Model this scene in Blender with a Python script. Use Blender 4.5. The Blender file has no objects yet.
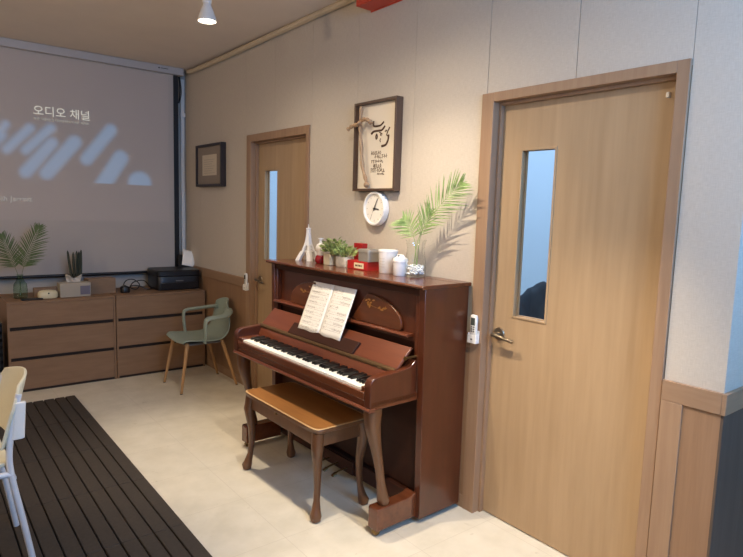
import bpy, bmesh, math, random
from mathutils import Vector, Matrix
random.seed(7)
S = bpy.context.scene
COL = S.collection
PI = math.pi
SI, CO = math.sin, math.cos

# ------------------------------------------------------------------ materials
def lin(h):
    h = h.lstrip('#')
    out = []
    for i in (0, 2, 4):
        c = int(h[i:i+2], 16) / 255
        out.append(c / 12.92 if c <= .04045 else ((c + .055) / 1.055) ** 2.4)
    return (*out, 1)

def base_mat(name):
    m = bpy.data.materials.new(name); m.use_nodes = True
    nt = m.node_tree
    return m, nt, nt.nodes['Principled BSDF']

def plain(name, col, rough=.5, metal=0, spec=.5, coat=0, noise=0, nscale=40, bump=0, emit=None, es=0):
    m, nt, b = base_mat(name)
    c = lin(col)
    b.inputs['Base Color'].default_value = c
    b.inputs['Roughness'].default_value = rough
    b.inputs['Metallic'].default_value = metal
    b.inputs['Specular IOR Level'].default_value = spec
    b.inputs['Coat Weight'].default_value = coat
    b.inputs['Coat Roughness'].default_value = .15
    if emit:
        b.inputs['Emission Color'].default_value = lin(emit); b.inputs['Emission Strength'].default_value = es
    if noise or bump:
        tc = nt.nodes.new('ShaderNodeTexCoord'); n = nt.nodes.new('ShaderNodeTexNoise')
        n.inputs['Scale'].default_value = nscale; n.inputs['Detail'].default_value = 5
        nt.links.new(tc.outputs['Object'], n.inputs['Vector'])
        if noise:
            r = nt.nodes.new('ShaderNodeValToRGB')
            d = [max(0, v * (1 - noise)) for v in c[:3]]; u = [min(1, v * (1 + noise)) for v in c[:3]]
            r.color_ramp.elements[0].position = .3; r.color_ramp.elements[1].position = .7
            r.color_ramp.elements[0].color = (*d, 1); r.color_ramp.elements[1].color = (*u, 1)
            nt.links.new(n.outputs['Fac'], r.inputs['Fac']); nt.links.new(r.outputs['Color'], b.inputs['Base Color'])
        if bump:
            bp = nt.nodes.new('ShaderNodeBump'); bp.inputs['Strength'].default_value = bump; bp.inputs['Distance'].default_value = .002
            nt.links.new(n.outputs['Fac'], bp.inputs['Height']); nt.links.new(bp.outputs['Normal'], b.inputs['Normal'])
    return m

def wood(name, c1, c2, scale, rough=.45, coat=0, spec=.5, fine=3.0, bump=.05):
    """grain: noise squeezed along two axes; scale = noise frequency per object axis"""
    m, nt, b = base_mat(name)
    tc = nt.nodes.new('ShaderNodeTexCoord'); mp = nt.nodes.new('ShaderNodeMapping')
    mp.inputs['Scale'].default_value = scale
    nt.links.new(tc.outputs['Object'], mp.inputs['Vector'])
    n = nt.nodes.new('ShaderNodeTexNoise'); n.inputs['Scale'].default_value = 1; n.inputs['Detail'].default_value = 8
    n.inputs['Roughness'].default_value = .65; n.inputs['Distortion'].default_value = .4
    nt.links.new(mp.outputs['Vector'], n.inputs['Vector'])
    n2 = nt.nodes.new('ShaderNodeTexNoise'); n2.inputs['Scale'].default_value = fine; n2.inputs['Detail'].default_value = 4
    nt.links.new(mp.outputs['Vector'], n2.inputs['Vector'])
    mx = nt.nodes.new('ShaderNodeMath'); mx.operation = 'ADD'
    m1 = nt.nodes.new('ShaderNodeMath'); m1.operation = 'MULTIPLY'; m1.inputs[1].default_value = .65
    m2 = nt.nodes.new('ShaderNodeMath'); m2.operation = 'MULTIPLY'; m2.inputs[1].default_value = .35
    nt.links.new(n.outputs['Fac'], m1.inputs[0]); nt.links.new(n2.outputs['Fac'], m2.inputs[0])
    nt.links.new(m1.outputs[0], mx.inputs[0]); nt.links.new(m2.outputs[0], mx.inputs[1])
    r = nt.nodes.new('ShaderNodeValToRGB')
    r.color_ramp.elements[0].position = .32; r.color_ramp.elements[1].position = .68
    r.color_ramp.elements[0].color = lin(c1); r.color_ramp.elements[1].color = lin(c2)
    nt.links.new(mx.outputs[0], r.inputs['Fac']); nt.links.new(r.outputs['Color'], b.inputs['Base Color'])
    b.inputs['Roughness'].default_value = rough; b.inputs['Coat Weight'].default_value = coat
    b.inputs['Coat Roughness'].default_value = .12; b.inputs['Specular IOR Level'].default_value = spec
    if bump:
        bp = nt.nodes.new('ShaderNodeBump'); bp.inputs['Strength'].default_value = bump; bp.inputs['Distance'].default_value = .001
        nt.links.new(mx.outputs[0], bp.inputs['Height']); nt.links.new(bp.outputs['Normal'], b.inputs['Normal'])
    return m

def glass(name, tint='#ffffff', rough=.0, alpha_mix=.12):
    m = bpy.data.materials.new(name); m.use_nodes = True
    nt = m.node_tree; nt.nodes.clear()
    o = nt.nodes.new('ShaderNodeOutputMaterial'); mix = nt.nodes.new('ShaderNodeMixShader')
    t = nt.nodes.new('ShaderNodeBsdfTransparent'); g = nt.nodes.new('ShaderNodeBsdfGlossy'); f = nt.nodes.new('ShaderNodeFresnel')
    t.inputs['Color'].default_value = lin(tint); g.inputs['Roughness'].default_value = rough
    f.inputs['IOR'].default_value = 1.45
    ad = nt.nodes.new('ShaderNodeMath'); ad.operation = 'MULTIPLY'; ad.inputs[1].default_value = 1 + alpha_mix
    ge = nt.nodes.new('ShaderNodeNewGeometry'); inv = nt.nodes.new('ShaderNodeMath'); inv.operation = 'SUBTRACT'; inv.inputs[0].default_value = 1
    nt.links.new(ge.outputs['Backfacing'], inv.inputs[1]); ml = nt.nodes.new('ShaderNodeMath'); ml.operation = 'MULTIPLY'
    nt.links.new(f.outputs[0], ad.inputs[0]); nt.links.new(ad.outputs[0], ml.inputs[0]); nt.links.new(inv.outputs[0], ml.inputs[1]); nt.links.new(ml.outputs[0], mix.inputs[0])
    nt.links.new(t.outputs[0], mix.inputs[1]); nt.links.new(g.outputs[0], mix.inputs[2]); nt.links.new(mix.outputs[0], o.inputs[0])
    return m

def floor_mat():
    m, nt, b = base_mat('cream vinyl tiles')
    tc = nt.nodes.new('ShaderNodeTexCoord')
    br = nt.nodes.new('ShaderNodeTexBrick')
    br.inputs['Scale'].default_value = 1; br.offset = 0; br.inputs['Brick Width'].default_value = .45; br.inputs['Row Height'].default_value = .45
    br.inputs['Mortar Size'].default_value = .0012; br.inputs['Mortar Smooth'].default_value = .3
    nt.links.new(tc.outputs['Object'], br.inputs['Vector'])
    n = nt.nodes.new('ShaderNodeTexNoise'); n.inputs['Scale'].default_value = 7; n.inputs['Detail'].default_value = 9; n.inputs['Roughness'].default_value = .6
    nt.links.new(tc.outputs['Object'], n.inputs['Vector'])
    r = nt.nodes.new('ShaderNodeValToRGB'); r.color_ramp.elements[0].position = .35; r.color_ramp.elements[1].position = .65
    r.color_ramp.elements[0].color = lin('#cbc2ae'); r.color_ramp.elements[1].color = lin('#d6cdba')
    nt.links.new(n.outputs['Fac'], r.inputs['Fac'])
    nt.links.new(r.outputs['Color'], br.inputs['Color1']); nt.links.new(r.outputs['Color'], br.inputs['Color2'])
    br.inputs['Mortar'].default_value = lin('#bdb29f')
    n2 = nt.nodes.new('ShaderNodeTexNoise'); n2.inputs['Scale'].default_value = 16; n2.inputs['Detail'].default_value = 6
    nt.links.new(tc.outputs['Object'], n2.inputs['Vector'])
    r2 = nt.nodes.new('ShaderNodeValToRGB'); r2.color_ramp.elements[0].position = .24; r2.color_ramp.elements[1].position = .33
    r2.color_ramp.elements[0].color = (.72, .69, .62, 1); r2.color_ramp.elements[1].color = (1, 1, 1, 1)
    nt.links.new(n2.outputs['Fac'], r2.inputs['Fac'])
    mx = nt.nodes.new('ShaderNodeMixRGB'); mx.blend_type = 'MULTIPLY'; mx.inputs[0].default_value = .7
    nt.links.new(br.outputs['Color'], mx.inputs[1]); nt.links.new(r2.outputs['Color'], mx.inputs[2])
    nt.links.new(mx.outputs[0], b.inputs['Base Color'])
    b.inputs['Roughness'].default_value = .42; b.inputs['Specular IOR Level'].default_value = .35
    return m

def fabric_wall():
    m, nt, b = base_mat('woven beige wall panel')
    tc = nt.nodes.new('ShaderNodeTexCoord')
    hs = []
    for sc in ((40, 40, 400), (400, 400, 30)):
        mp = nt.nodes.new('ShaderNodeMapping'); mp.inputs['Scale'].default_value = sc
        nt.links.new(tc.outputs['Object'], mp.inputs['Vector'])
        n = nt.nodes.new('ShaderNodeTexNoise'); n.inputs['Scale'].default_value = 1; n.inputs['Detail'].default_value = 2
        nt.links.new(mp.outputs['Vector'], n.inputs['Vector']); hs.append(n)
    a = nt.nodes.new('ShaderNodeMath'); a.operation = 'ADD'
    nt.links.new(hs[0].outputs['Fac'], a.inputs[0]); nt.links.new(hs[1].outputs['Fac'], a.inputs[1])
    h = nt.nodes.new('ShaderNodeMath'); h.operation = 'MULTIPLY'; h.inputs[1].default_value = .5
    nt.links.new(a.outputs[0], h.inputs[0])
    r = nt.nodes.new('ShaderNodeValToRGB'); r.color_ramp.elements[0].position = .35; r.color_ramp.elements[1].position = .65
    r.color_ramp.elements[0].color = lin('#bfb3a3'); r.color_ramp.elements[1].color = lin('#cbc0b1')
    nt.links.new(h.outputs[0], r.inputs['Fac']); nt.links.new(r.outputs['Color'], b.inputs['Base Color'])
    bp = nt.nodes.new('ShaderNodeBump'); bp.inputs['Strength'].default_value = .15; bp.inputs['Distance'].default_value = .001
    nt.links.new(h.outputs[0], bp.inputs['Height']); nt.links.new(bp.outputs['Normal'], b.inputs['Normal'])
    b.inputs['Roughness'].default_value = .85; b.inputs['Specular IOR Level'].default_value = .2
    return m

def emit_mat(name, col, s):
    m = bpy.data.materials.new(name); m.use_nodes = True; nt = m.node_tree; nt.nodes.clear()
    o = nt.nodes.new('ShaderNodeOutputMaterial'); e = nt.nodes.new('ShaderNodeEmission')
    e.inputs[0].default_value = lin(col); e.inputs[1].default_value = s
    nt.links.new(e.outputs[0], o.inputs[0]); return m

M = dict(
    wall=fabric_wall(), floor=floor_mat(),
    paint=plain('off white wall paint', '#b8b0a6', .8, spec=.2, bump=.1, nscale=90),
    ceil=plain('ceiling board', '#e6d7c6', .9, spec=.1, noise=.03, nscale=3),
    gap=plain('dark joint', '#3a332c', .9),
    door=wood('oak veneer door', '#a18564', '#b29674', (14, 14, .9), .42, spec=.35),
    casing=wood('oak veneer casing', '#92735a', '#a58669', (18, 18, 1.1), .5, spec=.3),
    wains=wood('wainscot veneer', '#8a6a50', '#9c7b5e', (22, 22, 1.2), .55, spec=.25),
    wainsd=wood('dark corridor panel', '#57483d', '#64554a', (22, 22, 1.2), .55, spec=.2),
    cap=wood('wainscot cap veneer', '#93755b', '#a08165', (3, 3, 30), .5, spec=.3),
    dresser=wood('dresser veneer', '#806248', '#8e6f54', (2.2, 14, 22), .55, spec=.25),
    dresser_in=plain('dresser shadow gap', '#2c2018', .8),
    mahog=wood('polished mahogany', '#46200f', '#5a2d1a', (7, 7, 1.4), .28, coat=.35, spec=.5),
    mahogh=wood('polished mahogany long grain', '#552a17', '#6e3c22', (14, 1.2, 14), .26, coat=.4, spec=.5),
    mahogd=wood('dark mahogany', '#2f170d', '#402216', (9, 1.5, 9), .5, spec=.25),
    mahogf=wood('reddish fallboard', '#5e2d1c', '#744028', (14, 1.2, 14), .3, coat=.3),
    inlay=plain('gilt inlay', '#a8702c', .35, spec=.6),
    oval=wood('raised panel mahogany', '#4f2814', '#6b3a1e', (12, 1.6, 12), .25, coat=.5),
    walnut=wood('walnut stain', '#55351f', '#70492c', (10, 10, 1.6), .35, coat=.25),
    seat=wood('bench seat wood', '#85552c', '#a06c38', (12, 2, 12), .35, coat=.25),
    goldline=plain('pale edge bead', '#c9a574', .4),
    brass=plain('aged brass', '#8a7048', .35, metal=.9),
    hinge=plain('brass strip', '#6b5236', .4, metal=.6),
    wkey=plain('ivory key', '#f2eee2', .25, spec=.5),
    bkey=plain('ebony key', '#15110f', .3, spec=.5),
    felt=plain('red felt', '#7c2a1c', .9),
    paper=plain('paper', '#f8f3e8', .8, spec=.1),
    ink=plain('ink', '#9d9284', .8),
    inkd=plain('dark ink', '#553b29', .8),
    steel=plain('satin bronze', '#8d7f6c', .3, metal=.9),
    pane=glass('clear pane'), vglass=glass('vase glass', '#fbfdfc', 0, .8), gglass=glass('green glass', '#dbe8dd', .05, 1.2),
    whitep=plain('white plastic', '#e8e4dc', .45), creamp=plain('cream plastic', '#cfc39f', .5),
    blackp=plain('black plastic', '#141212', .42), greyp=plain('grey plastic', '#6b6763', .5),
    screen_lcd=plain('lcd', '#4c504a', .2),
    greenp=plain('sage green plastic', '#8f998a', .45, spec=.4),
    beech=wood('beech legs', '#a57d52', '#b88f60', (20, 20, 2), .5),
    chairp=plain('cream chair plastic', '#d6d0b6', .5, noise=.05, nscale=200), chairm=plain('white lacquered tube', '#d8d8da', .35),
    mat=plain('dark slatted mat', '#3f3832', .75, noise=.12, nscale=60, bump=.15, spec=.25), matgap=plain('mat gap', '#120f0d', .9),
    frame=wood('dark walnut frame', '#483428', '#5d4636', (16, 16, 2), .45),
    certf=wood('black brown frame', '#231a18', '#30231f', (14, 14, 2), .4), certmat=plain('grey mount', '#8a7d70', .8), certp=plain('certificate paper', '#c9bca6', .8),
    artp=plain('art paper', '#e2d6c2', .85, bump=.05, nscale=150), drift=wood('driftwood', '#98795b', '#bd9e7b', (30, 30, 4), .75),
    leaf=plain('palm leaf', '#8fa964', .5, noise=.25, nscale=25), leafd=plain('palm leaf dark', '#56683c', .55, noise=.2, nscale=25),
    succ=plain('succulent leaf', '#8d9a5a', .55, noise=.35, nscale=60), succ2=plain('fresh leaf', '#9aab66', .5, noise=.3, nscale=60), stickg=plain('dark cactus green', '#2a3020', .6, noise=.2, nscale=30),
    potb=plain('beige cement', '#c5b697', .8, noise=.06, nscale=60), potw=plain('whitewashed pot', '#cfc6b4', .8, noise=.18, nscale=35),
    red=plain('red card', '#b5211d', .5), redd=plain('dark red card', '#a5191c', .5), tin=plain('brushed grey tin', '#9d968a', .45, metal=.35),
    label=plain('cream label', '#e6d3ab', .7), garnet=plain('ruby glass', '#8f0f1a', .12, spec=.7), wceram=plain('white ceramic', '#efebe4', .3),
    pebble=plain('white pebble', '#efece6', .5), tissuebox=plain('tissue box cloth', '#a49a8a', .85), tissue=plain('tissue', '#bcb4a8', .9), motif=plain('box motif', '#6a6673', .85),
    boxw=wood('plain wood box', '#7d634a', '#8e7258', (3, 12, 18), .6), housing=plain('grey housing', '#b4aeaa', .5), redsign=plain('red signal box', '#c8452b', .45),
    sofa=plain('dark upholstery', '#20242b', .9, noise=.3, nscale=12), roomwall=plain('room wall', '#d5dbe0', .85), sock=plain('lamp body', '#dcd7ce', .4),
    bulb=emit_mat('lit lamp face', '#fff2dc', 14), glow=emit_mat('projected title', '#d8d4c8', .80), glow2=emit_mat('projected small text', '#c5bdb4', .60), glow3=emit_mat('projected caption', '#c5bdb4', .47),
)

# ------------------------------------------------------------------ mesh builder
class MB:
    def __init__(s): s.v = []; s.f = []; s.xf = None
    def add(s, vs, fs):
        o = len(s.v)
        s.v += [tuple(s.xf @ Vector(v)) if s.xf else tuple(v) for v in vs]
        s.f += [[i + o for i in f] for f in fs]; return s
    def box(s, x0, x1, y0, y1, z0, z1):
        v = [(x, y, z) for z in (z0, z1) for y in (y0, y1) for x in (x0, x1)]
        return s.add(v, [(0, 2, 3, 1), (4, 5, 7, 6), (0, 1, 5, 4), (2, 6, 7, 3), (0, 4, 6, 2), (1, 3, 7, 5)])
    def loft(s, rings, cap=True, closed=False):
        n = len(rings[0]); vs = [p for r in rings for p in r]; fs = []
        m = len(rings)
        for i in range(m if closed else m - 1):
            j = (i + 1) % m
            for k in range(n):
                fs.append((i*n + k, i*n + (k+1) % n, j*n + (k+1) % n, j*n + k))
        if cap and not closed:
            fs.append(tuple(range(n))[::-1]); fs.append(tuple((m-1)*n + k for k in range(n)))
        return s.add(vs, fs)
    def prism(s, pts, f0, f1):
        """pts: 2D outline; f0/f1 map a 2D point to the two 3D faces"""
        return s.loft([[f0(p) for p in pts], [f1(p) for p in pts]])
    def tube(s, path, r, n=10, flat=1.0, closed=False):
        P = [Vector(p) for p in path]; m = len(P)
        R_ = r if isinstance(r, (list, tuple)) else [r] * m
        up = None; rings = []
        for i, p in enumerate(P):
            t = (P[min(i+1, m-1)] - P[max(i-1, 0)]).normalized()
            if up is None:
                up = Vector((0, 0, 1)) if abs(t.z) < .9 else Vector((1, 0, 0))
            a = (up - t * up.dot(t)).normalized(); b = t.cross(a); up = a
            rings.append([tuple(p + (a * CO(2*PI*k/n) * flat + b * SI(2*PI*k/n)) * R_[i]) for k in range(n)])
        return s.loft(rings)
    def lathe(s, prof, c=(0, 0, 0), n=28, cap=True):
        return s.loft([[(c[0] + r*CO(2*PI*k/n), c[1] + r*SI(2*PI*k/n), c[2] + z) for k in range(n)] for r, z in prof], cap)
    def ball(s, c, r, n=12, sq=(1, 1, 1)):
        return s.loft([[(c[0] + r*sq[0]*SI(a)*CO(2*PI*k/n), c[1] + r*sq[1]*SI(a)*SI(2*PI*k/n), c[2] - r*sq[2]*CO(a)) for k in range(n)]
                       for a in [PI*(i + .02)/(n*.6)/1.0 * .6 * n / n for i in []] or [PI*(.03 + .94*i/8) for i in range(9)]])
    def grid(s, fn, nu, nv):
        vs = [fn(i/nu, j/nv) for i in range(nu+1) for j in range(nv+1)]
        fs = [(i*(nv+1)+j, (i+1)*(nv+1)+j, (i+1)*(nv+1)+j+1, i*(nv+1)+j+1) for i in range(nu) for j in range(nv)]
        return s.add(vs, fs)
    def build(s, name, mat, parent=None, bevel=0, smooth=True, seg=2, solid=0, subsurf=0):
        me = bpy.data.meshes.new(name); me.from_pydata(s.v, [], s.f)
        bm = bmesh.new(); bm.from_mesh(me); bmesh.ops.recalc_face_normals(bm, faces=bm.faces); bm.to_mesh(me); bm.free()
        for m_ in (mat if isinstance(mat, (list, tuple)) else [mat]): me.materials.append(m_)
        if smooth:
            me.shade_smooth(); me.set_sharp_from_angle(angle=math.radians(38))
        o = bpy.data.objects.new(name, me); COL.objects.link(o)
        if parent: o.parent = parent
        if solid:
            d = o.modifiers.new('t', 'SOLIDIFY'); d.thickness = solid; d.offset = 0
        if subsurf:
            d = o.modifiers.new('s', 'SUBSURF'); d.levels = subsurf; d.render_levels = subsurf
        if bevel:
            d = o.modifiers.new('b', 'BEVEL'); d.width = bevel; d.segments = seg; d.limit_method = 'ANGLE'; d.angle_limit = math.radians(40)
        return o

def sring(cx, cy, z, wx, wy, p=3.0, n=16):
    """superellipse ring"""
    out = []
    for k in range(n):
        a = 2*PI*(k + .5)/n; c, s_ = CO(a), SI(a)
        out.append((cx + wx/2*math.copysign(abs(c)**(2/p), c), cy + wy/2*math.copysign(abs(s_)**(2/p), s_), z))
    return out

def smooth_path(pts, n=8):
    """Catmull-Rom"""
    P = [Vector(p) for p in pts]; out = []
    for i in range(len(P)-1):
        p0, p1, p2, p3 = P[max(i-1, 0)], P[i], P[i+1], P[min(i+2, len(P)-1)]
        for k in range(n):
            t = k/n
            out.append(.5*((2*p1) + (p2-p0)*t + (2*p0-5*p1+4*p2-p3)*t*t + (3*p1-p0-3*p2+p3)*t**3))
    out.append(P[-1]); return out

def tag(o, label, cat, group=None, kind=None):
    o['label'] = label; o['category'] = cat
    if group: o['group'] = group
    if kind: o['kind'] = kind
    return o
def thing(name, label, cat, loc=(0, 0, 0), rz=0, group=None):
    o = bpy.data.objects.new(name, None); COL.objects.link(o); o.empty_display_size = .1
    o.location = loc; o.rotation_euler = (0, 0, rz)
    return tag(o, label, cat, group)
def place(o, loc, rz=0): o.location = loc; o.rotation_euler = (0, 0, rz); return o
def struct(o): o['kind'] = 'structure'; return o
def copy_tree(o, parent=None):
    c = o.copy(); COL.objects.link(c)
    if parent: c.parent = parent
    for ch in list(o.children): copy_tree(ch, c)
    return c

def text_mesh(name, body, size, mat, parent, loc, rot, align='LEFT', ext=.0004):
    cu = bpy.data.curves.new(name, 'FONT'); cu.body = body; cu.size = size; cu.align_x = align; cu.extrude = ext
    t = bpy.data.objects.new(name, cu); COL.objects.link(t)
    bpy.context.view_layer.update()
    me = bpy.data.meshes.new_from_object(t.evaluated_get(bpy.context.evaluated_depsgraph_get()))
    bpy.data.objects.remove(t); me.materials.clear(); me.materials.append(mat); me.name = name
    o = bpy.data.objects.new(name, me); COL.objects.link(o); o.parent = parent; o.location = loc; o.rotation_euler = rot
    return o

WR = -PI/2      # facing of things on the piano wall: local x runs right along the wall, local -y comes into the room

# ------------------------------------------------------------------ room shell
H = 2.82; L = 5.83; YC = .79
struct(MB().box(-5, 3.1, -.9, 6.0, -.1, 0).build('floor', M['floor']))
struct(MB().box(-5, 3.1, -.9, 6.0, H, H+.1).build('ceiling', M['ceil']))
w = MB()
gp = MB()
for a, b in ((YC+.02, 1.0), (1.956, 3.521), (4.465, L)): w.box(.009, .12, a, b, 0, H); gp.box(.0062, .009, a, b, .9, H)
for a, b in ((1.0, 1.956), (3.521, 4.465)): w.box(.009, .12, a, b, 2.098, H); gp.box(.0062, .009, a, b, 2.098, H)
wr = struct(w.build('wall_right', M['roomwall'])); gp.build('panel_backing', M['gap'], wr)
pb = [YC-.0, .9985, 1.467, 1.944, 2.465, 2.985, 3.505, 4.02, 4.5, 4.975, 5.45, L]
p = MB(); g = .0016
def cut(a, b, z0):
    if b - a > .004: p.box(0, .0065, a + g, b - g, z0, H)
for a, b in zip(pb, pb[1:]):
    segs = []
    for lo, hi, z0 in ((YC, .998, .9), (.998, 1.958, 2.08), (1.958, 3.519, .9), (3.519, 4.467, 2.08), (4.467, L, .9)):
        s0, s1 = max(a, lo), min(b, hi)
        if s1 - s0 > .001: segs.append((s0, s1, z0))
    for (s0, s1, z0) in segs:
        ga, gb = (g if a < 2.2 else .0006), (g if b < 2.2 else .0006)
        p.box(0, .0065, s0 + (ga if s0 == a and a > YC else 0), s1 - (gb if s1 == b else 0), z0, H)
p.build('wall_panel', M['wall'], wr)
struct(MB().box(-5, .12, L, L+.12, 0, H).build('wall_back', M['paint']))
wc = struct(MB().box(.0066, 3.1, YC, YC+.1, 0, H).build('wall_corridor', M['wall']))
struct(MB().box(-5.1, -5, -.9, 6.0, 0, H).build('wall_left', M['paint']))
# wall behind the camera and corridor end wall, each with a daylight window opening
w = MB(); w.box(-5, -1.7, -.9, -.8, 0, H); w.box(.0, 3.1, -.9, -.8, 0, H); w.box(-1.7, .0, -.9, -.8, 0, 1.75); w.box(-1.7, .0, -.9, -.8, 2.74, H)
struct(w.build('wall_front', M['paint']))
w = MB(); w.box(3.0, 3.1, -.9, -.7, 0, H); w.box(3.0, 3.1, .4, YC+.1, 0, H); w.box(3.0, 3.1, -.7, .4, 0, .8); w.box(3.0, 3.1, -.7, .4, 2.5, H)
struct(w.build('wall_end', M['paint']))
def window(name, along, a0, a1, c, z0, z1):
    f = MB()
    def bx(u0, u1, w0, w1):
        if along == 'x': f.box(u0, u1, c-.03, c+.03, w0, w1)
        else: f.box(c-.03, c+.03, u0, u1, w0, w1)
    bx(a0, a1, z0, z0+.05); bx(a0, a1, z1-.05, z1)
    k = 4
    for i in range(k):
        u = a0 + (a1-a0-.05)*i/(k-1); bx(u, u+.05, z0+.05, z1-.05)
    fr = struct(f.build(name, M['whitep'], bevel=.004))
    return fr
window('window_1', 'y', -.7, .4, 3.05, .8, 2.5)
window('window_2', 'x', -1.7, .0, -.85, 1.75, 2.74)
# room behind the two doors
b = MB(); b.box(3.0, 3.1, YC+.1, 6.0, 0, H); struct(b.build('wall_far_room', M['roomwall']))
b = MB(); b.box(.12, 3.0, 5.83, 6.0, 0, H); struct(b.build('wall_far_room_end', M['roomwall']))

# wainscot, cap rails
CAPB, CAPT = .856, .933
def wains(name, y0, y1):
    o = struct(MB().box(-.009, 0, y0, y1, 0, CAPB).build(name, M['wains']))
    MB().box(-.016, 0, y0, y1, CAPB, CAPT).build('cap_rail', M['cap'], o, bevel=.002)
    MB().box(-.011, .0, y0, y1, 0, .07).build('skirting', M['cap'], o, bevel=.002)
    return o
wn = wains('trim_1', YC, .9985)
MB().box(-.016, -.008, .919, .998, .0, CAPB).build('stile', M['casing'], wn, bevel=.0015)
wains('trim_2', 1.967, 3.517); wains('trim_3', 4.470, L)
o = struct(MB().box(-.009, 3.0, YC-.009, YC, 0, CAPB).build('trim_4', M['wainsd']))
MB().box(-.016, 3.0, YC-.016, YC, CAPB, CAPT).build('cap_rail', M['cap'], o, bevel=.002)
# beige conduit moulding under the ceiling
tr = MB().tube([(-.022, y, H-.026 - .012*SI((y-4.2)*1.1)*(1 if 2 < y < 5.6 else 0)) for y in [5.69 - .1*i for i in range(50)]], .021, 8)
struct(tr.build('trim_5', plain('beige conduit', '#cbb798', .6)))
# white cable duct down the screen wall
o = struct(MB().box(-.052, -.018, L-.022, L, .75, 2.74).build('trim_6', M['whitep'], bevel=.004))
MB().box(-.058, -.008, L-.03, L, 2.38, 2.42).build('clip', M['whitep'], o, bevel=.004)

# ------------------------------------------------------------------ doors
def make_door(name, y0, y1, wy0, wy1, wz0, wz1, hy, hz, fr, fl, ft):
    """y0 near edge (hinges), y1 far edge (handle)"""
    d = bpy.data.objects.new(name, None); COL.objects.link(d); d.location = (0, (y0+y1)/2, 0); struct(d)
    Y = (y0+y1)/2; top = 2.102; CX = -.012
    c = MB()
    c.box(CX, .13, y0-Y, y0-Y+fr, 0, top); c.box(CX, .13, y1-Y-fl, y1-Y, 0, top); c.box(CX, .13, y0-Y+fr, y1-Y-fl, top-ft, top)
    c.build('door_casing', M['casing'], d, bevel=.002)
    c = MB()
    a, b_ = y0-Y+fr, y1-Y-fl; fw = ft
    c.box(.03, .055, b_-.014, b_, 0, top-fw); c.box(.03, .055, a, a+.014, 0, top-fw); c.box(.03, .055, a+.014, b_-.014, top-fw-.014, top-fw)
    c.build('door_stop', M['casing'], d, bevel=.0015)
    lf = MB(); lx0, lx1 = .056, .096; a += .003; b_ -= .003; zt = top-fw-.004; zb = .006
    wy0 -= Y; wy1 -= Y
    lf.box(lx0, lx1, a, wy0, zb, zt); lf.box(lx0, lx1, wy1, b_, zb, zt); lf.box(lx0, lx1, wy0, wy1, zb, wz0); lf.box(lx0, lx1, wy0, wy1, wz1, zt)
    leaf = lf.build('door_leaf', M['door'], d)
    bd = MB(); t = .010
    for x0_, x1_ in ((lx0-.004, lx0+.006), (lx1-.006, lx1+.004)):
        bd.box(x0_, x1_, wy0, wy0+t, wz0, wz1); bd.box(x0_, x1_, wy1-t, wy1, wz0, wz1)
        bd.box(x0_, x1_, wy0+t, wy1-t, wz0, wz0+t); bd.box(x0_, x1_, wy0+t, wy1-t, wz1-t, wz1)
    bd.build('glazing_bead', M['door'], leaf, bevel=.001)
    MB().box(.073, .078, wy0+.001, wy1-.001, wz0+.001, wz1-.001).build('window_pane', M['pane'], leaf)
    # lever handle
    h = MB()
    xm = Matrix.Translation((lx0, hy-Y, hz)) @ Matrix.Rotation(-PI/2, 4, 'Y')
    h.xf = xm
    h.lathe([(.001, -.002), (.031, -.002), (.033, .004), (.030, .009), (.012, .012), (.011, .03), (.011, .05), (.001, .052)], n=24)
    h.xf = None
    x = lx0 - .045
    h.tube(smooth_path([(x, hy-Y+.008, hz), (x-.002, hy-Y-.02, hz-.001), (x, hy-Y-.06, hz-.008), (x+.004, hy-Y-.098, hz-.014), (x+.008, hy-Y-.112, hz-.016)]), [.0115]*8+[.010]*8+[.0085]*8+[.009]*8+[.007], 12)
    hd = h.build('door_handle', M['steel'], leaf)
    return d, Y
d1, Y1 = make_door('door_1', 1.0005, 1.965, 1.572, 1.768, 1.038, 1.838, 1.835, .944, .047, .072, .043)
MB().box(.040, .056, 1.093-Y1, 1.106-Y1, 1.985, 2.006).build('door_sensor', M['whitep'], d1, bevel=.003)
d2, Y2 = make_door('door_2', 3.520, 4.468, 4.062, 4.282, 1.10, 1.825, 4.335, .935, .041, .075, .058)

# ------------------------------------------------------------------ projection screen
scr = thing('projection_screen', 'wide pull-down projection screen with black borders showing blue slanted bars and a Korean title', 'screen', (-1.5, 5.75, 0))
def sx(x): return x + 1.5
MB().box(sx(-2.95), sx(-.056), -.045, .05, 2.752, 2.8195).build('screen_housing', M['housing'], scr, bevel=.006)
o = MB(); o.box(sx(-.30), sx(-.288), -.047, -.045, 2.785, 2.796); o.box(sx(-.28), sx(-.21), -.047, -.045, 2.788, 2.793)
o.build('housing_emblem', M['blackp'], scr)
for a_, c_ in ((-.147, -.100), (-2.85, -2.80)): MB().box(sx(a_), sx(c_), -.003, .003, .875, 2.752).build('black_border', M['blackp'], scr)
MB().tube([(sx(-2.86), 0, .872), (sx(-.09), 0, .872)], .013, 10).build('weight_bar', M['blackp'], scr)
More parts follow.
